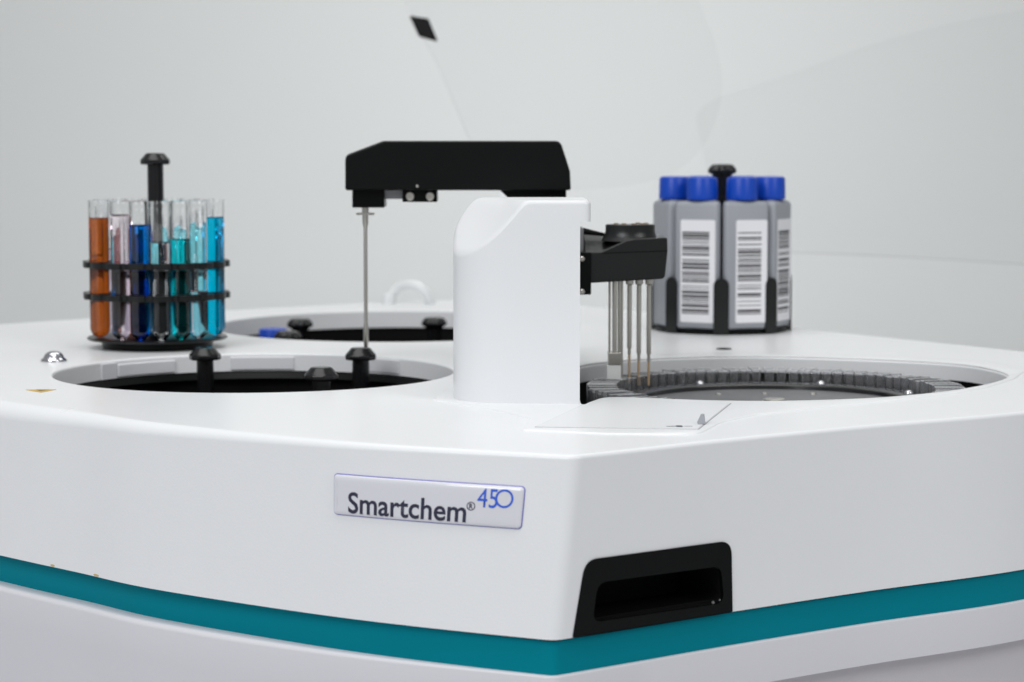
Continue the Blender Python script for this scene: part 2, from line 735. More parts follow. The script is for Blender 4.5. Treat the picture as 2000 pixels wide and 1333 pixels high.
# raised platform round the right well and the tower
plat_px = [(846, 783), (960, 801), (1036, 819), (1018, 842), (1180, 849), (1362, 851), (1410, 826), (1480, 811.5), (1636, 794), (1745, 784), (1872, 769), (1930, 758), (1980, 742), (2006, 724)]
plat = [U(x, y, 0) for x, y in plat_px]
plat += [(322, 1520), (262, 1562), (170, 1583), (100, 1570), (46, 1536), (23, 1500), (8, 1430), (-24, 1400), (-40, 1345), (-44, 1310)]
plat = rpoly(plat, [3, 6, 4, 3, 6, 16, 30, 20, 30, 20, 20, 20, 10, 10] + [20] * 10, 5)
b = MB()
b.plate(offset(plat, -1.3), [right_well(0.7)], lambda u, v, d: (u, v, d), -0.5, 0.8)
b.loft([[(x, y, z_) for x, y in offset(plat, o_)] for o_, z_ in ((0.5, 0.01), (0.15, 0.06), (0.0, 0.2), (-0.1, 0.5), (-0.4, 0.7), (-0.8, 0.78), (-1.3, 0.8))], False, False)
dp = ap('deck_platform', b, M['white'], smooth=0)
weld(dp)
dp.modifiers.new('weighted', 'WEIGHTED_NORMAL').weight = 90

# access cover in front of the right well
cov_px = [(1134, 793.5), (1046, 834.5), (1362, 838.5), (1424, 789), (1330, 785.5), (1252, 781), (1190, 779.5)]
cov = rpoly([U(x, y, 0.8) for x, y in cov_px][::1], [1, 1.5, 1.5, 2, 0, 0, 2], 4)
if sum(cov[i][0] * cov[(i + 1) % len(cov)][1] - cov[(i + 1) % len(cov)][0] * cov[i][1] for i in range(len(cov))) < 0:
    cov = cov[::-1]
b = MB()
b.plate(cov, [], lambda u, v, d: (u, v, d), 0.75, 1.02)
cover = ap('access_cover', b, M['tower'], bevel=0.1, seg=2, smooth=0)
b = MB()      # raised grey strips, coloured as the shaded gap round the cover
sm = [U(x, y, 0.8) for x, y in ((1137, 792.2), (1046, 834.8), (1364, 839), (1427, 788.5))]
for (ax, ay), (bx_, by_) in zip(sm, sm[1:]):
    tt = Vector((bx_ - ax, by_ - ay)).normalized() * 0.3
    nn_ = Vector((tt.y, -tt.x)) * 1.7
    b.loft([[(x + nn_.x * q, y + nn_.y * q, z_) for x, y, q in ((ax - tt.x, ay - tt.y, -0.7), (bx_ + tt.x, by_ + tt.y, -0.7), (bx_ + tt.x, by_ + tt.y, 1), (ax - tt.x, ay - tt.y, 1))]
            for z_ in (0.7, 0.87 + 0.012 * len(b.f) / 6)])
ap('cover_seam', b, mat('seam_shadow_gap', (0.36, 0.36, 0.38), 0.7), cover, smooth=0)
tx, ty = U(1369, 828, 1.0)
b = MB()
b.loft([[(tx - 2.0, ty - 3, 1.0), (tx + 2.2, ty - 3, 1.0), (tx + 2.6, ty + 6, 1.0), (tx - 1.6, ty + 6, 1.0)],
        [(tx - 0.2, ty - 1.5, 6.0), (tx + 1.6, ty - 1.5, 6.0), (tx + 2.2, ty + 5, 5.6), (tx + 0.4, ty + 5, 5.6)]])
ap('thumb_tab', b, M['bottle'], cover, bevel=0.3, seg=2)
mx_, my_ = U(1326, 833, 1.0)
b = MB()
for u0, u1, v0, v1 in ((-6.5, -1.5, -1.2, 0.6), (-1.5, 1.8, -3.2, 3), (2.4, 7, -0.6, 0.4)):
    b.plate(rrect(mx_ + u0, mx_ + u1, my_ + v0, my_ + v1, 0.4, 3), [], lambda u, v, d: (u, v, d), 1.0, 1.09)
ap('printed_arrow', b, M['navy'], cover, smooth=0)

# ------- name badge
s_tl, z_tl = s_at(655, 926)
s_tr, z_tr = s_at(1027, 948)
s_bl, z_bl = s_at(650, 1006)
s_br, z_br = s_at(1021, 1034)
zt_, zb_ = 0.5 * (z_tl + z_tr), 0.5 * (z_bl + z_br)
s0, s1 = 0.5 * (s_tl + s_bl), 0.5 * (s_tr + s_br)
BW, BH = s1 - s0, zt_ - zb_


def badge_map(u, v, d):         # u from the left edge, v from the bottom edge
    return wallpt(s0 + u, zb_ + v, d)


def domed(u0, u1, v0, v1, r, d0, dome, lip, fill=True):
    """pillow shaped plate: rounded rectangle rings rising to a flat middle"""
    b_ = MB()
    rings = []
    for k_, (ins_, h) in enumerate(((0, 0), (0, 0.3), (0.15, 0.5), (0.5, 0.72), (1.0, 0.87), (1.8, 0.98), (2.8, 1.03))):
        rr = max(0.3, r - ins_)
        base = rrect(u0 + ins_ * lip, u1 - ins_ * lip, v0 + ins_ * lip, v1 - ins_ * lip, rr, 6)
        pts = []
        for i in range(len(base)):       # subdivide the long sides so they follow the flank
            a_, c_ = base[i], base[(i + 1) % len(base)]
            L = math.hypot(c_[0] - a_[0], c_[1] - a_[1])
            m_ = 24 if (i + 1) % 7 == 0 and i in (6, 20) else (6 if (i + 1) % 7 == 0 else 1)
            for q in range(m_):
                t = q / m_
                pts.append((a_[0] + (c_[0] - a_[0]) * t, a_[1] + (c_[1] - a_[1]) * t))
        rings.append([badge_map(u, v, d0 + dome * h) for u, v in pts])
    if fill:                         # carry the face in to a centre line so that it follows the flank
        vm = 0.5 * (v0 + v1)
        for q in (0.66, 0.33, 0.0):
            rings.append([badge_map(u, vm + (v - vm) * q, d0 + dome * 1.03) for u, v in pts])
    b_.loft(rings, False, False)
    return b_


badge = ap('name_badge', domed(0.5, BW - 0.5, 0.5, BH - 0.5, 1.8, 0.2, 1.5, 1.0), M['badge'], smooth=60)
bd = domed(0, BW, 0, BH, 2.2, -0.1, 0.7, 0.5, False)
ap('badge_border', bd, M['edge'], badge, smooth=60)


def text_part(name, txt, u0, u1, v0, v1, m, parent, d=1.86, bold=0.0, mapper=badge_map):
    cu = bpy.data.curves.new(name, 'FONT')
    cu.body = txt
    cu.size = 10
    cu.offset = bold
    cu.resolution_u = 4
    tmp = bpy.data.objects.new('tmp_text', cu)
    COL.objects.link(tmp)
    bpy.context.view_layer.update()
    dg = bpy.context.evaluated_depsgraph_get()
    me = bpy.data.meshes.new_from_object(tmp.evaluated_get(dg))
    bpy.data.objects.remove(tmp)
    xs = [v.co.x for v in me.vertices]
    ys = [v.co.y for v in me.vertices]
    x0, x1, y0, y1 = min(xs), max(xs), min(ys), max(ys)
    for v in me.vertices:
        p = mapper(u0 + (v.co.x - x0) / (x1 - x0) * (u1 - u0), v0 + (v.co.y - y0) / (y1 - y0) * (v1 - v0), d)
        v.co = ((p[0] - ORG[0]) * S, (p[1] - ORG[1]) * S, (p[2] - ORG[2]) * S)
    me.name = name
    me.materials.clear()
    me.materials.append(m)
    return part(name, me, None, parent)


def bu(px, py):                  # pixel -> badge coordinates
    s, z = s_at(px, py)
    return s - s0, z - zb_


uL, vL = bu(684, 1001)
uR, vR = bu(913, 1018)
_, vT = bu(686, 960)
text_part('lettering', 'Smartchem', uL, uR, vL - 0.2, vT, M['navy'], badge, bold=0.16)
u4, v4 = bu(934.5, 990)
u5, v5 = bu(1002, 992)
_, v4t = bu(944, 953)
u5b, _ = bu(974, 992)
text_part('number_lettering', '45', u4, u5b, v4, v4t, M['blue'], badge, bold=0.01)
uo, vo = bu(988.2, 973.5)
ro_ = 4.45
b = MB().plate([(uo + ro_ * math.cos(2 * math.pi * i / 40), vo + ro_ * math.sin(2 * math.pi * i / 40)) for i in range(40)],
               [[(uo + (ro_ - 1.0) * math.cos(2 * math.pi * i / 40), vo + (ro_ - 1.0) * math.sin(2 * math.pi * i / 40)) for i in range(40)]], badge_map, 1.80, 1.88)
ap('round_zero', b, M['blue'], badge, smooth=0)
ur, vr = bu(923.5, 988)
rr = 2.1
ring_b = MB().plate([(ur + rr * math.cos(2 * math.pi * i / 28), vr + rr * math.sin(2 * math.pi * i / 28)) for i in range(28)],
                    [[(ur + (rr - 0.42) * math.cos(2 * math.pi * i / 28), vr + (rr - 0.42) * math.sin(2 * math.pi * i / 28)) for i in range(28)]],
                    badge_map, 1.80, 1.86)
reg = ap('registered_ring', ring_b, M['navy'], badge, smooth=0)
text_part('registered_letter', 'R', ur - 0.85, ur + 0.95, vr - 1.2, vr + 1.2, M['navy'], badge, bold=0.3)

# ------- handle pocket
fo = rpoly([(pk['bl'][0], -86.8), (pk['br'][0], -86.8), (pk['tr'][0], pk['tr'][1]), (pk['tl'][0], pk['tl'][1])], [0.6, 0.6, 8, 8], 8)
i_bl, i_br, i_tr, i_tl = s_at(1156, 1216), s_at(1413, 1178), s_at(1406, 1106), s_at(1166, 1138)
inn = [(i_bl[0], i_bl[1]), (i_br[0], i_br[1]), (i_tr[0], i_tr[1]), (i_tl[0], i_tl[1])]
fi = rpoly(inn, [5, 5, 6, 6], 8)
b = MB()
b.plate(fo, [fi[::-1]], wallpt, -1.5, 0.7)
pocket = ap('handle_pocket', b, M['black'], bevel=0.5, seg=2, smooth=0)
b = MB()
cxs, czs = sum(p[0] for p in fi) / len(fi), sum(p[1] for p in fi) / len(fi)
deep = [(cxs + (u - cxs) * 0.92, czs + (v - czs) * 0.9) for u, v in fi]
b.loft([[wallpt(u, v, -30) for u, v in deep], [wallpt(u, v, -1.3) for u, v in fi]], True, False)
rec = ap('recess', b, M['matt'], pocket, smooth=60)
for px, py in ((1395, 1182), (1409, 1178)):
    s, z = s_at(px, py)
    p = wallpt(s, z + 1.0, -1.0)
    b = MB().lathe([(0.01, 0.8), (0.5, 0.7), (0.8, 0.2), (0.8, -0.5)], 10, p)
    ap('screw', b, M['rotor'], pocket)

# ------- white tower in front
def tower():
    X0, X1, Y0, Y1 = -33.4, 43.6, 1271.5, 1349
    plan = rpoly([(X0, Y0 + 4), (X1, Y0), (X1, Y1), (X0, Y1)], [34, 5, 10, 30], 14)
    # subdivide
    P2 = []
    for i in range(len(plan)):
        a, c = plan[i], plan[(i + 1) % len(plan)]
        L = math.hypot(c[0] - a[0], c[1] - a[1])
        m_ = max(1, int(L / 2.5))
        for q in range(m_):
            P2.append((a[0] + (c[0] - a[0]) * q / m_, a[1] + (c[1] - a[1]) * q / m_))
    TOP = 113.6

    def zt(x, y):
        q = x + 23
        pl = 83.5 + (0.75 * q + 0.0095 * q * q if q > 0 else 0.8 * q) + 0.42 * (y - 1276)
        a, c, kq = TOP, pl, 3.5
        h = max(0, min(1, 0.5 + 0.5 * (c - a) / kq))
        return c * (1 - h) + a * h - kq * h * (1 - h)

    XR = 37.6
    ZL = 101.8
    cxm, cym = (X0 + X1) / 2 + 0, (Y0 + Y1) / 2
    rows = []
    clampx = lambda x: min(x, XR)
    rows.append([(clampx(x), y, 0.6) for x, y in P2])
    rows.append([(clampx(x), y, 40) for x, y in P2])
    r = 2.6
    hs = [min(ZL, zt(x, y) - r) for x, y in P2]
    rows.append([(clampx(x), y, h) for (x, y), h in zip(P2, hs)])
    rows.append([(x, y, h + 0.01) for (x, y), h in zip(P2, hs)])
    for kk in range(0, 9):
        a = math.pi / 2 * kk / 8
        d = r * (1 - math.cos(a))
        oo = offset(P2, -d)
        rows.append([(x, y, zt(x, y) - r + r * math.sin(a)) for x, y in oo])
    last = offset(P2, -r)
    for sc in (0.93, 0.84, 0.72, 0.58, 0.42, 0.26, 0.12, 0.03):
        rows.append([(cxm + (x - cxm) * sc, cym + (y - cym) * sc, zt(cxm + (x - cxm) * sc, cym + (y - cym) * sc)) for x, y in last])
    return MB().loft(rows, False, True)


ap('probe_tower', tower(), M['tower'], smooth=55)
b = MB()
b.prism_xy(rrect(-25, 18, 1352, 1502, 6), 0, 96)
ap('drive_column', b, M['tower'], bevel=2)

# ------- rear sampling arm
YA = 1560
def P(px, py, Y=YA):
    return A(px, py, Y)


sa_ = [P(678.5, 371), P(678.5, 309), P(682, 302), P(752, 275.5), P(1088, 275.5), P(1095, 281), P(1112, 334), P(1113.5, 371)]
b = MB()
f0 = [(x, YA - 22, z) for x, z in sa_]
f1 = [(x, YA + 22, z) for x, z in sa_]
b.loft([f1, f0][::-1])
arm = ap('sampling_arm', b, M['armblack'], bevel=3.0, seg=2, angle=20)


def blk(name, px0, py0, px1, py1, y0, y1, m, parent, bev=0.6, Y=YA):
    x0, z1 = A(px0, py0, Y)
    x1, z0 = A(px1, py1, Y)
    return ap(name, MB().box(x0, x1, y0, y1, z0, z1), m, parent, bevel=bev, seg=2)


blk('probe_holder', 690.5, 369, 753, 405, YA - 14, YA + 14, M['black'], arm)
blk('sensor_plate', 750, 371, 793, 389, YA - 4, YA + 6, M['liner'], arm, 0.3)
blk('clamp_block', 788, 370, 855, 394, YA - 16, YA + 8, M['black'], arm)
for px in (801, 840):
    x, z = A(px, 384, YA - 16)
    b = MB().lathe([(3.0, 0), (3.0, 1.0), (2.6, 1.6), (1.4, 1.7), (1.3, 0.7), (0.05, 0.7)], 20)
    b.v = [(x + v[0], YA - 16 - v[2], z + v[1]) for v in b.v]
    b.f = [f for f in b.f]
    ap('screw', b, M['steel'], arm)
x, z = A(815, 364, YA - 22)
b = MB().lathe([(0.9, 0), (0.9, 0.3), (0.05, 0.5)], 12)
b.v = [(x + v[0], YA - 22 - v[2], z + v[1]) for v in b.v]
ap('set_screw', b, M['steel'], arm)
x0, _ = A(975, 371, YA)
x1, zc = A(1105, 371, YA)
b = MB()
b.loft([[(x0 + 9, YA - 15, 0.4), (x1, YA - 15, 0.4), (x1, YA + 15, 0.4), (x0 + 9, YA + 15, 0.4)],
        [(x0 + 9, YA - 15, zc - 8), (x1, YA - 15, zc - 8), (x1, YA + 15, zc - 8), (x0 + 9, YA + 15, zc - 8)],
        [(x0, YA - 18, zc + 0.5), (x1, YA - 18, zc + 0.5), (x1, YA + 18, zc + 0.5), (x0, YA + 18, zc + 0.5)]])
ap('arm_post', b, M['black'], arm, bevel=1)
xp, ztop = A(713.5, 404, YA)
zq = lambda py: A(714, py, YA)[1]
b = MB().lathe([(0.5, zq(686)), (0.9, zq(684)), (1.5, zq(676)), (1.75, zq(670)), (1.75, zq(640)), (1.3, zq(632)), (1.3, zq(446)), (2.0, zq(436)), (2.0, zq(420)),
                (6.3, zq(420)), (6.3, zq(416)), (2.3, zq(416)), (2.3, ztop + 1)], 20, (xp, YA, 0))
ap('sampling_probe', b, M['steel'], arm, smooth=30)

# ------- wash arm on the right of the tower
YW = 1478
Yf, Yb = 1462, 1500
def Q(px, py, Y=Yf):
    return A(px, py, Y)


front = [Q(1142, 554), Q(1294, 545.5), Q(1299, 541), Q(1304, 492), Q(1303.5, 465), Q(1296, 464.2), Q(1240, 467), Q(1222, 470.5), Q(1174, 492.5), Q(1142, 493)]
back = [list(p) for p in front]
zt_b = A(1240, 465, Yf)[1] + 1.2
for i in (6, 7, 8, 9):
    back[i][1] = zt_b
back[8][0] += 3
b = MB()
b.loft([[(x, Yf, z) for x, z in front][::-1], [(x, Yb, z) for x, z in back][::-1]])
warm = ap('wash_arm', b, M['blackg'], bevel=0.9, seg=3, angle=25)
sx0, sz0 = Q(1176, 495.0)
sx1, sz1 = Q(1303, 490.5)
b = MB()
b.add([(sx0, Yf - 0.25, sz0 - 0.25), (sx1 + 0.3, Yf - 0.25, sz1 - 0.25), (sx1 + 0.3, Yf - 0.25, sz1 + 0.25), (sx0, Yf - 0.25, sz0 + 0.25),
       (sx0, Yf + 0.5, sz0 - 0.25), (sx1 + 0.3, Yf + 0.5, sz1 - 0.25), (sx1 + 0.3, Yf + 0.5, sz1 + 0.25), (sx0, Yf + 0.5, sz0 + 0.25)],
      [(0, 1, 2, 3), (7, 6, 5, 4), (0, 4, 5, 1), (1, 5, 6, 2), (2, 6, 7, 3), (3, 7, 4, 0)])
ap('seam', b, M['matt'], warm, smooth=0)
bx, bz = A(1231, 463, YW)
b = MB()
prof = [(19.0, bz - 2.5), (17.6, bz - 0.5), (16.4, bz + 1.4), (15.9, bz + 4), (15.9, bz + 7.6), (15.4, bz + 8.0)]
b.lathe([(r_ * 1.0, z_) for r_, z_ in prof], 40, (0, 0, 0))
b.v = [(bx + v[0], YW + 1 + v[1] * 0.82, v[2]) for v in b.v]
ap('manifold_boss', b, M['blackg'], warm)
for i, a in enumerate((-62, -25, 10, 45, 75, 110, 150)):
    q = R(a - 90)
    b = MB().lathe([(1.6, 0), (1.6, 0.9), (1.1, 1.2), (0.4, 1.2)], 12, (bx + 10.5 * math.cos(q), YW + 1 + 8.5 * math.sin(q), bz + 7.8))
    ap('fitting', b, M['fitting'], warm)
# bracket that carries the arm
x0, z1 = Q(1128, 493)
x1, z0 = Q(1154.5, 576)
ap('bracket', MB().box(16, x1, Yf - 1, Yb - 6, z0, z1), M['black'], warm, bevel=0.6, seg=2)
x0, z1 = Q(1128, 447)
x1, z0 = Q(1141, 493)
ap('bracket_plate', MB().box(16, x1, Yf + 10, Yb - 4, z0 - 1, z1), M['rotor'], warm, bevel=0.6, seg=2)
for py in (506, 570):
    x, z = Q(1137, py)
    b = MB().lathe([(1.7, 0), (1.7, 0.8), (1.1, 1.4), (0.05, 1.5)], 16)
    b.v = [(x + v[0], Yf - 1 - v[2], z + v[1]) for v in b.v]
    ap('bolt', b, M['steel'], warm)
xa, za = Q(1140, 452, 1490)
xb, zb2 = Q(1182, 462, 1490)
ap('cable', MB().tube([(xa - 10, 1490, za + 0.5), (xa, 1490, za), (xb, 1490, zb2 + 1)], [2.4, 2.2, 1.0], 12), M['black'], warm)


# needles
def needle(px, Y, segs, m=M['steel'], name='needle'):
    """segs: (pixel height top, bottom, radius)"""
    x = A(px, 600, Y)[0]
    prof = []
    for t, b2, r_ in segs[::-1]:
        prof.append((r_, A(px, b2, Y)[1]))
        prof.append((r_, A(px, t, Y)[1]))
    return ap(name, MB().lathe(prof, 14, (x, Y, 0)), m, warm, smooth=30)


for px, Y, yr, yn, yt in ((1229.5, 1478, 680, 692, 749), (1248, 1482, 690, 704, 753), (1267.5, 1484, 691, 706, 753)):
    nd = needle(px, Y, [(540, 549, 2.6), (549, 555, 2.6), (557.5, yr, 1.55), (yr + 1, yn, 1.1)])
    x = A(px, 600, Y)[0]
    zt3, zb3 = A(px, yn - 1, Y)[1], A(px, yt, Y)[1]
    ap('needle_tip', MB().lathe([(0.75, zb3), (0.85, zb3 + 1), (0.85, zt3)], 12, (x, Y, 0)), M['tan'], warm)
for px, Y, r_, yb in ((1190.5, 1474, 0.75, 690), (1200.5, 1470, 1.6, 690), (1210, 1474, 1.2, 690), (1215, 1476, 0.7, 746)):
    needle(px, Y, [(535, yb, r_)])
xa, zt4 = A(1184, 688, 1470)
xb, zm4 = A(1213, 711, 1470)
_, zb4 = A(1184, 744, 1470)
ap('wash_block_clip', MB().box(xa + 1.2, xb, 1464, 1478, zm4, zt4), M['steel'], warm, bevel=0.4, seg=2)
ap('wash_block', MB().box(xa, xb - 0.3, 1464.5, 1477, zb4, zm4 - 0.02), M['ptfe'], warm, bevel=0.8, seg=2)

# ------- small things fixed to the deck
cxd, cyd = U(105, 706, 0)
b = MB().lathe([(8.6, 0), (8.6, 0.8), (8.0, 1.7), (7.0, 2.2), (6.6, 3.0), (5.8, 4.6), (4.4, 5.9), (2.4, 6.7), (0.1, 7.0)], 32, (cxd, cyd, 0.05))
ap('lid_stop', b, M['chrome'], smooth=50)
b = MB().plate([U(50, 762.2, 0), U(80, 767.4, 0), U(110, 761.6, 0)], [], lambda u, v, d: (u, v, d), 0.0, 0.25)
st = ap('warning_sticker', b, M['yellow'], smooth=0)
c0 = U(80, 763.6, 0)
b = MB().plate([(c0[0] - 3.6, c0[1] + 4), (c0[0] + 0.3, c0[1] - 4.6), (c0[0] + 4.0, c0[1] + 4)], [], lambda u, v, d: (u, v, d), 0.2, 0.36)
ap('warning_mark', b, mat('brown_print', (0.22, 0.13, 0.02), 0.5), st, smooth=0)
hx, hy = U(1414, 682.5, 0)
b = MB().lathe([(5.4, 0.05), (5.4, 0.5), (4.2, 0.75), (0.1, 0.8)], 24, (hx, hy, 0))
ap('deck_plug', b, M['matt'])
for px, py, wd in ((188, 1126.0, 2.6), (103, 1108, 2.0)):
    s, z = s_at(px, py)
    b = MB().plate(ellipse(s, -86.2, wd, 0.65, 14), [], wallpt, -0.2, 0.15)
    ap('paint_chip', b, M['beige'], smooth=0)
# groove by the far well, milky drain hose behind it
Yh = 2085
hp = []
for i in range(25):
    a = math.pi * i / 24
    hp.append((A(800, 590, Yh)[0] - 19 * math.cos(a), Yh + 6 * math.sin(a * 2), -2 + 19.5 * math.sin(a)))
ap('drain_hose', MB().tube([(hp[0][0] - 1, Yh, -8)] + hp + [(hp[-1][0] + 1, Yh, -8)], 4.6, 14), M['hose'])
xh = A(757, 588, Yh)[0]
ap('hose_fitting', MB().lathe([(6.5, -8), (6.5, 6), (5, 9), (4, 10)], 20, (xh + 1, Yh, 0)), M['hose'])

# ------- raised clear lid
YL = 2200
def L_(px, py, Y=YL):
    return A(px, py, Y)


pane = [L_(760, -170), L_(800, 26), L_(848, 115), L_(884, 195), L_(912, 262), L_(945, 330), L_(1010, 372), L_(1130, 372), L_(1260, 358), L_(1345, 320), L_(1396, 250), L_(1416, 165), L_(1402, 80), L_(1370, -10), L_(1330, -170)]
pane = catmull(pane, 4)
def lidmap(u, v, d):
    return (u, YL + d + 0.18 * (v - 60), v)


if sum(pane[i][0] * pane[(i + 1) % len(pane)][1] - pane[(i + 1) % len(pane)][0] * pane[i][1] for i in range(len(pane))) < 0:
    pane = pane[::-1]
lid = ap('raised_lid', MB().plate(pane, [], lidmap, 5, 0), M['acrylic'], bevel=2.0, seg=3, smooth=0)
pane2 = [L_(1380, 205), L_(1560, 140), L_(1760, 70), L_(2010, 15), L_(2200, 0), L_(2230, 300), L_(2200, 540), L_(2000, 518), L_(1800, 505), L_(1600, 497), L_(1470, 470), L_(1400, 380), L_(1375, 280)]
pane2 = [(x, z) for x, z in catmull(pane2, 4)]
if sum(pane2[i][0] * pane2[(i + 1) % len(pane2)][1] - pane2[(i + 1) % len(pane2)][0] * pane2[i][1] for i in range(len(pane2))) < 0:
    pane2 = pane2[::-1]
ap('lid_side_pane', MB().plate(pane2, [], lambda u, v, d: (u, YL + 6 + d + 0.18 * (v - 60), v), 5, 0), M['acrylic'], lid, bevel=2.0, seg=3, smooth=0)
edge = [L_(760, -170), L_(782, -40), L_(800, 26), L_(848, 115), L_(884, 195), L_(912, 262), L_(932, 305)]
edge = catmull(edge, 4, closed=False)
ap('edge_line', MB().tube([(x, YL - 1 + 0.18 * (z - 60), z) for x, z in edge], 0.45, 8), mat('grey_edge_line', (0.55, 0.555, 0.56), 0.5), lid)  # added grey tube that draws the dark look of the clear lid's edge
zb_l = min(v for u, v in pane)      # hinge stay from the back of the deck up to the foot of the lid
yb_l = YL + 0.18 * (zb_l - 60)
for xh_ in (-6.0, 34.0):
    hb = MB()
    hb.loft([[(xh_ - 6, 2062, 0.0), (xh_ + 6, 2062, 0.0), (xh_ + 6, 2080, 0.0), (xh_ - 6, 2080, 0.0)],
             [(xh_ - 6, 2064, 14), (xh_ + 6, 2064, 14), (xh_ + 6, 2080, 10), (xh_ - 6, 2080, 10)],
             [(xh_ - 6, yb_l - 6, zb_l - 14), (xh_ + 6, yb_l - 6, zb_l - 14), (xh_ + 6, yb_l + 2, zb_l - 20), (xh_ - 6, yb_l + 2, zb_l - 20)],
             [(xh_ - 6, yb_l - 3, zb_l + 14), (xh_ + 6, yb_l - 3, zb_l + 14), (xh_ + 6, yb_l + 1.5, zb_l + 14), (xh_ - 6, yb_l + 1.5, zb_l + 14)]])
    ap('hinge_stay', hb, M['tower'], lid, bevel=1.0, seg=2)
edge2 = catmull([L_(1540, 493), L_(1700, 499), L_(1850, 507), L_(2000, 517), L_(2180, 534)], 4, closed=False)
ap('edge_line', MB().tube([(x, YL + 4.5 + 0.18 * (z - 60), z) for x, z in edge2], 0.5, 8), bpy.data.materials['grey_edge_line'], lid)  # added tube again, for the faint line of the side pane's edge
pad = [L_(796, 27), L_(834, 33), L_(853, 79), L_(815, 68)]
pad = rpoly(pad, 1.2, 3)
if sum(pad[i][0] * pad[(i + 1) % len(pad)][1] - pad[(i + 1) % len(pad)][0] * pad[i][1] for i in range(len(pad))) < 0:
    pad = pad[::-1]
ap('rubber_pad', MB().plate(pad, [], lidmap, 9, -2.5), M['matt'], lid, smooth=0)

# ------------------------------------------------------------------ reaction rotor in the right well
RC = (163.0, 1423.0)
rot = thing('reaction_rotor', (RC[0], RC[1], -139), 'dark round reaction rotor ringed with clear cuvettes in the right well', 'rotor')
RO = (0, 0, -139)


def rpart(name, mb, m, **k):
    return part(name, mb, m, rot, org=RO, **k)


rpart('hub', MB().lathe([(30, -139), (30, -40), (98, -34), (98, -16.2), (0.2, -16.2)], 64), M['rotor'])
b = MB()
b.lathe([(97.4, -34), (97.6, -14.0), (96.2, -12.8), (86.0, -12.8), (84.5, -13.8), (84, -16.1)], 96, cap0=False, cap1=False)
rpart('clamp_ring', b, M['rotorb'], smooth=40)
rpart('tray', MB().lathe([(121, -40), (121, -33), (97, -33), (97, -40)], 96, cap0=False, cap1=False), M['matt'])
rpart('centre_nut', MB().lathe([(9, -16.3), (9, -15.0), (7, -14.4), (7, -13.4), (6, -12.9), (0.2, -12.9)], 12), M['steel'])
for px, py in ((1226, 769), (1382, 751), (1603, 748.5), (1775, 767)):
    x, y = U(px, py, -11.8)
    a = math.atan2(y - RC[1], x - RC[0])
    rpart('screw', MB().lathe([(2.9, -12.9), (2.8, -11.8), (2.2, -10.9), (1.2, -10.4), (0.1, -10.3)], 16, (90.5 * math.cos(a), 90.5 * math.sin(a), 0)), M['chrome'], smooth=60)
for a in (-25, -70, -115, -160):
    a = R(a)
    rpart('screw', MB().lathe([(2.9, -12.9), (2.8, -11.8), (2.2, -10.9), (1.2, -10.4), (0.1, -10.3)], 16, (90.5 * math.cos(a), 90.5 * math.sin(a), 0)), M['chrome'], smooth=60)
for a, d in ((90, 55), (60, 62), (120, 60)):
    a = R(a)
    rpart('small_screw', MB().lathe([(2.2, -16.3), (2.0, -15.4), (0.1, -15.0)], 12, (d * math.cos(a), d * math.sin(a), 0)), M['steel'])

NC = 80
cm = MB()
r0, r1 = 98.4, 116.5
wi, wo, th = 3.25, 4.0, 0.8
zt5, zb5 = -4.6, -32.5
oq = [(r0, -wi), (r1, -wo), (r1, wo), (r0, wi)]
iq = [(r0 + th, -wi + th), (r1 - th, -wo + th), (r1 - th, wo - th), (r0 + th, wi - th)]
cm.loft([[(x, y, zb5) for x, y in oq], [(x, y, zt5) for x, y in oq], [(x, y, zt5) for x, y in iq], [(x, y, zb5 + 1.2) for x, y in iq]])
cme = cm.mesh('cuvette', M['cuv'], 0, RO)
cme.materials.append(mat('pale_rim', (0.82, 0.83, 0.85), 0.3, trans=0.45, ior=1.45))
for k in range(4, 8):
    cme.polygons[k].material_index = 1      # paler top rim: the bright tops are put into the material
first = None
for i in range(NC):
    if first is None:
        first = part('cuvette', cme, None, rot)
        bb = first.modifiers.new('bevel', 'BEVEL')
        bb.width = 0.25 * S
        bb.segments = 1
        c = first
    else:
        c = first.copy()
        COL.objects.link(c)
        c.parent = rot
    c.rotation_euler = (random.uniform(-.004, .004), random.uniform(-.004, .004), 2 * math.pi * i / NC + random.uniform(-.004, .004))
    c.location.z += random.uniform(-0.35, 0.25) * S


# ------------------------------------------------------------------ black test tube racks
TR = 41.2
NT = 18
T_ANG = [-67.5 + 20 * i for i in range(NT)]


def tang(deg):      # 0 = towards the camera, positive to the right
    return R(deg - 90)


def scallop(r_in, d=0):
    pts = []
    n = 360
    for i in range(n):
        a = 2 * math.pi * i / n
        dd = min(abs((math.degrees(a) + 90 - t + 180) % 360 - 180) for t in T_ANG)
        # notched between the tubes, a nub over each tube
        rr_ = 49.5 + 2.6 * max(0, math.cos(R(min(dd, 10) * 9))) ** 0.5 - (1.6 if dd > 7 else 0)
        pts.append((rr_ * math.cos(a), rr_ * math.sin(a)))
    return pts


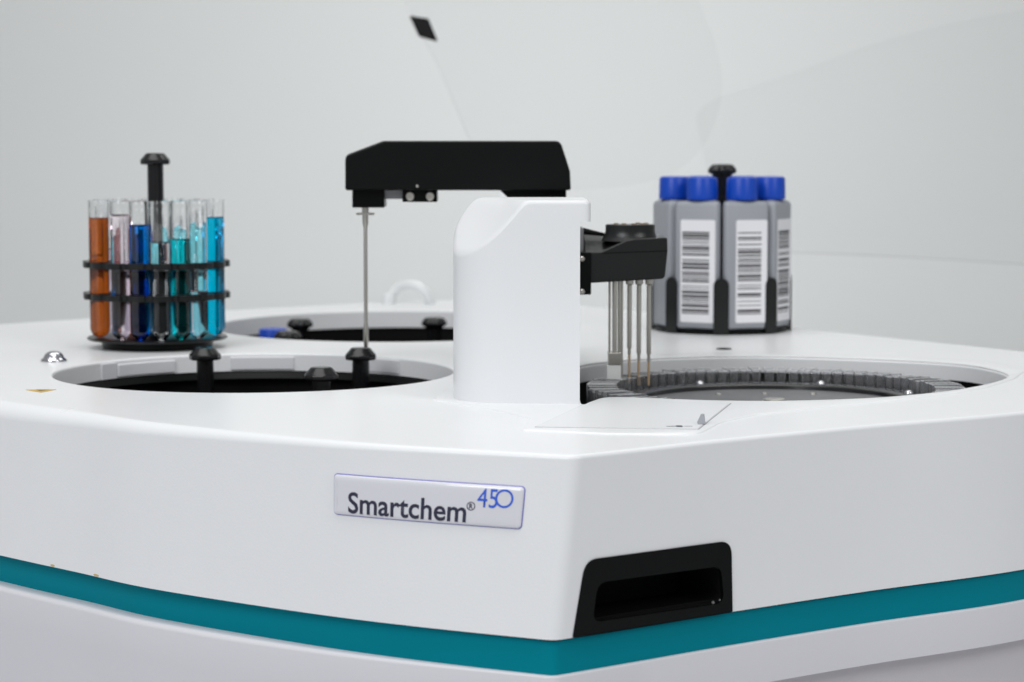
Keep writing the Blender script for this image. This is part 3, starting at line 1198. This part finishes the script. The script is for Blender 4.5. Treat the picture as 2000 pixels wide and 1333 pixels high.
def make_rack(loc, label, group):
    t = thing('tube_rack', loc, label, 'tube rack', group)
    part('base', MB().lathe([(38.5, 0), (39.3, 1), (39.3, 5.2), (30, 5.6), (0.2, 5.6)], 64), M['black'], t)
    part('base_flange', MB().lathe([(30, 5.2), (48.5, 5.8), (49.6, 6.4), (49.6, 7.2), (48.6, 7.8), (30, 7.8)], 72), M['blackg'], t)
    for z0 in (35.2, 57.5):
        holes = []
        for dg in T_ANG:
            a = tang(dg)
            holes.append([(TR * math.cos(a) + 7.1 * math.cos(2 * math.pi * k_ / 24), TR * math.sin(a) + 7.1 * math.sin(2 * math.pi * k_ / 24)) for k_ in range(24)])
        b_ = MB().plate(scallop(0), holes, lambda u, v, d: (u, v, d), z0, z0 + 4.2)
        part('holder_ring', b_, M['blackg'], t, smooth=40)
    part('core', MB().lathe([(20, 13), (27, 18), (29.5, 35.2), (29.5, 61), (24, 61.7), (6, 62)], 40), M['black'], t)
    p_ = part('post', MB().lathe([(5.7, 5.6), (5.7, 131)], 32, cap1=True), M['knob'], t)
    kn = MB().lathe([(5.9, 129.6), (10.2, 129.8), (10.7, 130.6), (10.7, 133), (9.6, 134.2), (6.8, 137.4), (6.0, 137.9), (0.2, 138)], 10)
    part('knob', kn, M['knob'], t, bevel=0.5, seg=2, smooth=20)
    return t


rack_xy = (A(307, 600, 1640)[0], 1640.0)
rack = make_rack((rack_xy[0], rack_xy[1], 0.1), 'black round rack full of coloured test tubes, standing on the white deck', 'black test tube racks')
for px, Y, lab in ((400.5, 1534, 'empty black tube rack in the left well, its knob just below the coloured test tubes'),
                   (704.5, 1534, 'empty black tube rack in the left well, its knob under the sampling probe tip'),
                   (627.5, 1400, 'empty black tube rack in the left well, with the lowest and nearest of three knobs')):
    c = copy_tree(rack)
    c['label'] = lab
    c.location = (A(px, 700, Y)[0] * S, Y * S, (-129 + T) * S)
    c.rotation_euler = (0, 0, random.uniform(0, 1))


# test tubes: the liquid wets the glass, so its side is a glass-to-liquid face (1.33 / 1.47) and its top an air-to-liquid one
def liquid(name, col, rough=0.0, trans=1.0):
    return (mat(name, col, rough, trans=trans, ior=0.905), mat(name + '_surface', col, rough, trans=trans, ior=1.33))


LQ = dict(
    orange=liquid('orange_liquid', (0.66, 0.17, 0.022), 0.12, 0.85),
    pink=liquid('pale_pink_liquid', (0.94, 0.85, 0.90)),
    blue=liquid('deep_blue_liquid', (0.0, 0.26, 0.86), 0.0, 1.0),
    water=liquid('clear_liquid', (0.93, 0.95, 0.96)),
    teal=liquid('teal_liquid', (0.02, 0.80, 0.82), 0.0, 1.0),
    cyan=liquid('cyan_liquid', (0.0, 0.60, 0.90), 0.04, 0.95),
    sky=liquid('light_cyan_liquid', (0.28, 0.84, 0.94)),
    maroon=liquid('maroon_liquid', (0.36, 0.13, 0.13), 0.0, 0.97),
    violet=liquid('pale_violet_liquid', (0.82, 0.76, 0.88)),
)
tubes = [  # colour, level, label
    ('orange', 93, 'test tube of orange liquid at the left end of the rack'),
    (None, 0, None),
    ('pink', 96, 'test tube of very pale pink liquid left of the deep blue one'),
    ('blue', 89, 'test tube of deep blue liquid at the front of the rack'),
    ('water', 77, 'test tube of colourless liquid in front of the black post, between blue and teal'),
    ('teal', 79, 'test tube of teal liquid filled lower than its neighbours'),
    ('pink', 42, 'nearly clear test tube between the teal one and the bright cyan one'),
    ('water', 40, None),
    ('cyan', 93, 'test tube of bright cyan blue liquid at the right end of the rack'),
    ('cyan', 91, None),
    ('sky', 92, 'light cyan test tube at the right rear of the rack, behind the clear tubes'),
    ('sky', 97, 'light cyan test tube at the rear of the rack, behind the teal one'),
    ('sky', 100, 'light cyan test tube right behind the black rack post'),
    ('maroon', 97, 'maroon test tube at the very back of the rack, behind the post'),
    ('maroon', 100, 'maroon test tube at the rear of the rack, behind the deep blue one'),
    (None, 0, 'empty clear test tube at the left rear, behind the pale pink one'),
    ('violet', 70, 'pale violet test tube at the left rear, behind the gap beside the orange one'),
    ('orange', 91, None),
]


RO_T, RI_T, LT = 7.0, 6.2, 97.0


def tube_profile(level):
    ro, ri = RO_T, RI_T
    pr = []
    for i in range(9):
        a = math.pi / 2 * i / 8
        pr.append((max(0.05, ro * math.sin(a)), ro - ro * math.cos(a)))
    pr += [(ro, LT - 1.2), (ro + 0.45, LT - 0.5), (ro + 0.35, LT), (ri + 0.2, LT), (ri, LT - 0.8)]
    if level:
        pr.append((ri, level))
    else:
        for i in range(8, -1, -1):
            a = math.pi / 2 * i / 8
            pr.append((max(0.05, ri * math.sin(a)), ro - ri * math.cos(a)))
    return pr


for i, (col, lev, lab) in enumerate(tubes):
    if lab is None:
        continue
    a = tang(T_ANG[i])
    z0 = 8.0
    t = thing('test_tube', (rack_xy[0] + TR * math.cos(a), rack_xy[1] + TR * math.sin(a), z0), lab, 'test tube', 'test tubes in the black rack')
    h = lev - z0 if col else 0
    part('glass', MB().lathe(tube_profile(h), 40, cap1=not col).mesh('tube_glass', M['glass'], 50), None, t)
    if col:
        pr = []
        for q in range(9):
            aa = math.pi / 2 * q / 8
            pr.append((max(0.05, RI_T * math.sin(aa)), RO_T - RI_T * math.cos(aa)))
        ns = len(pr)
        pr += [(RI_T, h), (RI_T - 0.35, h - 0.5), (RI_T - 1.2, h - 0.9), (0.1, h - 1.0)]
        me = MB().lathe(pr, 40).mesh('liquid', LQ[col][0], 50)
        me.materials.append(LQ[col][1])
        for k_, pl in enumerate(me.polygons):
            if pl.center.z > (h - 0.95) * S or (pl.center.z > (h - 0.6) * S):
                pl.material_index = 1
        for pl in me.polygons:
            if pl.normal.z > 0.4 and pl.center.z > (h - 1.2) * S:
                pl.material_index = 1
            elif abs(pl.normal.z) < 0.3:
                pl.material_index = 0
        part('liquid', me, None, t)


# ------------------------------------------------------------------ bottle racks and bottles
def make_bottle_rack(loc, label, group):
    t = thing('bottle_rack', loc, label, 'bottle rack', group)
    part('base', MB().lathe([(51, 0), (52, 0.8), (52, 3.2), (51, 3.8), (0.2, 3.8)], 64), M['black'], t)
    for k_ in range(8):
        a = R(-90 + 45 * k_)
        pts = [(-5.9, 0.4), (5.9, 0.4)] + [(5.9 * math.cos(R(g)), 37.5 + 5.5 * math.sin(R(g))) for g in range(0, 181, 15)]
        fn = lambda u, v, d: ((53.2 + d) * math.cos(a) - u * math.sin(a), (53.2 + d) * math.sin(a) + u * math.cos(a), v)
        part('clip', MB().plate(pts, [], fn, -1.1, 1.1), M['blackg'], t, bevel=0.3, seg=2, smooth=0)
    part('post', MB().lathe([(5.0, 3.8), (5.0, 105), (6.2, 118), (6.4, 123)], 32), M['knob'], t)
    part('knob', MB().lathe([(6.4, 118.5), (7.2, 120.6), (9.6, 121.8), (10.4, 123.2), (9.6, 125.6), (7.6, 128), (5.6, 128.7), (0.2, 128.7)], 48, lobes=8, lobe=0.09), M['knob'], t, smooth=50)
    return t


brx, bry = A(1408.5, 600, 1792)[0], 1792.0
brack = make_bottle_rack((brx, bry, 0.1), 'black rack of grey bottles with blue caps standing on the white deck', 'black bottle racks')
brack.rotation_euler.z = R(-5.2)
far_racks = []
for px, Y, lab in ((586, 1930, 'black bottle rack in the rear well, its scalloped knob showing right of a blue cap'),
                   (848, 1945, 'black bottle rack in the rear well, its scalloped knob showing beside the white tower'),
                   (562, 1802, 'black bottle rack in the rear well, its lower knob overlapping the blue cap')):
    c = copy_tree(brack)
    c['label'] = lab
    c.location = (A(px, 640, Y)[0] * S, Y * S, (-130.5 + T) * S)
    c.rotation_euler = (0, 0, 0.3)
    far_racks.append((A(px, 640, Y)[0], Y))

# bottle in its own frame: radial direction = +x, centre of the rack = origin
def bottle_plan(d=0.0):
    return rpoly([(11 + d, -2.2 + d * .6), (45.5 - d, -17.9 + d), (51 - d, -17.4 + d * .8), (51 - d, 17.4 - d * .8), (45.5 - d, 17.9 - d), (11 + d, 2.2 - d * .6)], [2, 2.5, 4.5, 4.5, 2.5, 2], 4)


def bottle_body():
    pl = bottle_plan()
    cxm, cym = 37.0, 0.0
    rows = []
    for dz, d in ((0, 2.0), (0.6, 0.8), (2.0, 0.0), (93.5, 0.0), (95.4, 0.6), (96.6, 1.8)):
        rows.append([(x, y, dz) for x, y in (bottle_plan(d) if d else pl)])
    top = bottle_plan(1.8)
    for dz, rad in ((97.2, 0.72), (97.6, 0.5)):
        row = []
        for x, y in top:
            vx, vy = x - 39.5, y
            L = math.hypot(vx, vy)
            target = 10.2
            f = rad if L * rad > target else target / L
            row.append((39.5 + vx * f, vy * f, dz))
        rows.append(row)
    rows.append([(39.5 + (x - 39.5) / math.hypot(x - 39.5, y) * 10.0, y / math.hypot(x - 39.5, y) * 10.0, 97.8) for x, y in top])
    rows.append([(39.5 + (x - 39.5) / math.hypot(x - 39.5, y) * 10.0, y / math.hypot(x - 39.5, y) * 10.0, 100.5) for x, y in top])
    return MB().loft(rows)


def cap_mesh():
    b_ = MB()
    n = 72
    prof = [(10.6, 97.9), (11.8, 97.9), (12.0, 98.5), (12.0, 101.5), (11.8, 102.0), (11.7, 113.4), (11.2, 114.6), (10.2, 115.1), (0.2, 115.1)]
    loops = []
    for r_, z in prof:
        loops.append([(39.5 + (r_ + (0.22 if (i % 2 and 101.9 < z < 113) else 0)) * math.cos(2 * math.pi * i / n),
                       (r_ + (0.22 if (i % 2 and 101.9 < z < 113) else 0)) * math.sin(2 * math.pi * i / n), z) for i in range(n)])
    return b_.loft(loops)


bme = bottle_body().mesh('bottle_body', M['bottle'], 40)
cme2 = cap_mesh().mesh('cap', M['cap'], 25)


def make_bottle(loc, ang, label, seed, with_label=True, group='grey bottles in the black rack', sh=0.0):
    t = thing('reagent_bottle', loc, label, 'bottle', group, rz=ang)
    part('body', bme, None, t)
    part('cap', cme2, None, t)
    if with_label:
        rnd = random.Random(seed)
        fn = lambda u, v, d: (50.95 + d, u, v)
        # u grows to the right as seen from outside
        lab = part('paper_label', MB().plate(rrect(-12.4 + sh, 16.0, 5.0, 83.0, 1.5, 4), [], fn, 0.0, 0.45), M['label'], t, smooth=0)
        b_ = MB()
        z = 11.5
        while z < 73.5:
            h = rnd.choice((0.6, 0.6, 0.9, 0.9, 1.4, 2.2))
            b_.plate([(-11.0 + sh, z), (11.2, z), (11.2, z + h), (-11.0 + sh, z + h)], [], fn, 0.4, 0.52)
            z += h + rnd.choice((0.5, 0.6, 0.7, 0.9, 1.3, 2.6))
        part('barcode', b_, M['ink'], lab, smooth=0)
    return t


blabs = ['grey bottle with blue cap at the left edge of the rack, without a visible label',
         'grey barcoded bottle left of the black post at the front of the rack',
         'grey barcoded bottle right of the black post at the front of the rack',
         'grey bottle at the right edge of the rack, its barcode seen edge-on',
         'grey bottle at the right rear of the rack, hidden behind the right edge bottle',
         'grey bottle at the rear of the rack, blue cap just showing right of the knob',
         'grey bottle at the rear of the rack, blue cap just showing left of the knob',
         'grey bottle at the left rear of the rack, hidden behind the left edge bottle']
for i in range(8):
    dg = -67.5 + 45 * i - 5.2
    make_bottle((brx, bry, 4.1), R(dg - 90), blabs[i], 11 + i, with_label=i in (1, 2, 3), sh=3.0 if i == 2 else 0.0)
# the lone bottle left in the rear well
fx, fy = far_racks[0]
tx_, ty_ = A(533, 655, 1895)[0], 1895.0
ang = math.atan2(ty_ - fy, tx_ - fx)
make_bottle((fx, fy, -122.5), ang, 'grey bottle down in the rear well, only its blue cap showing above the rim', 5, False, 'bottles in the rear well')
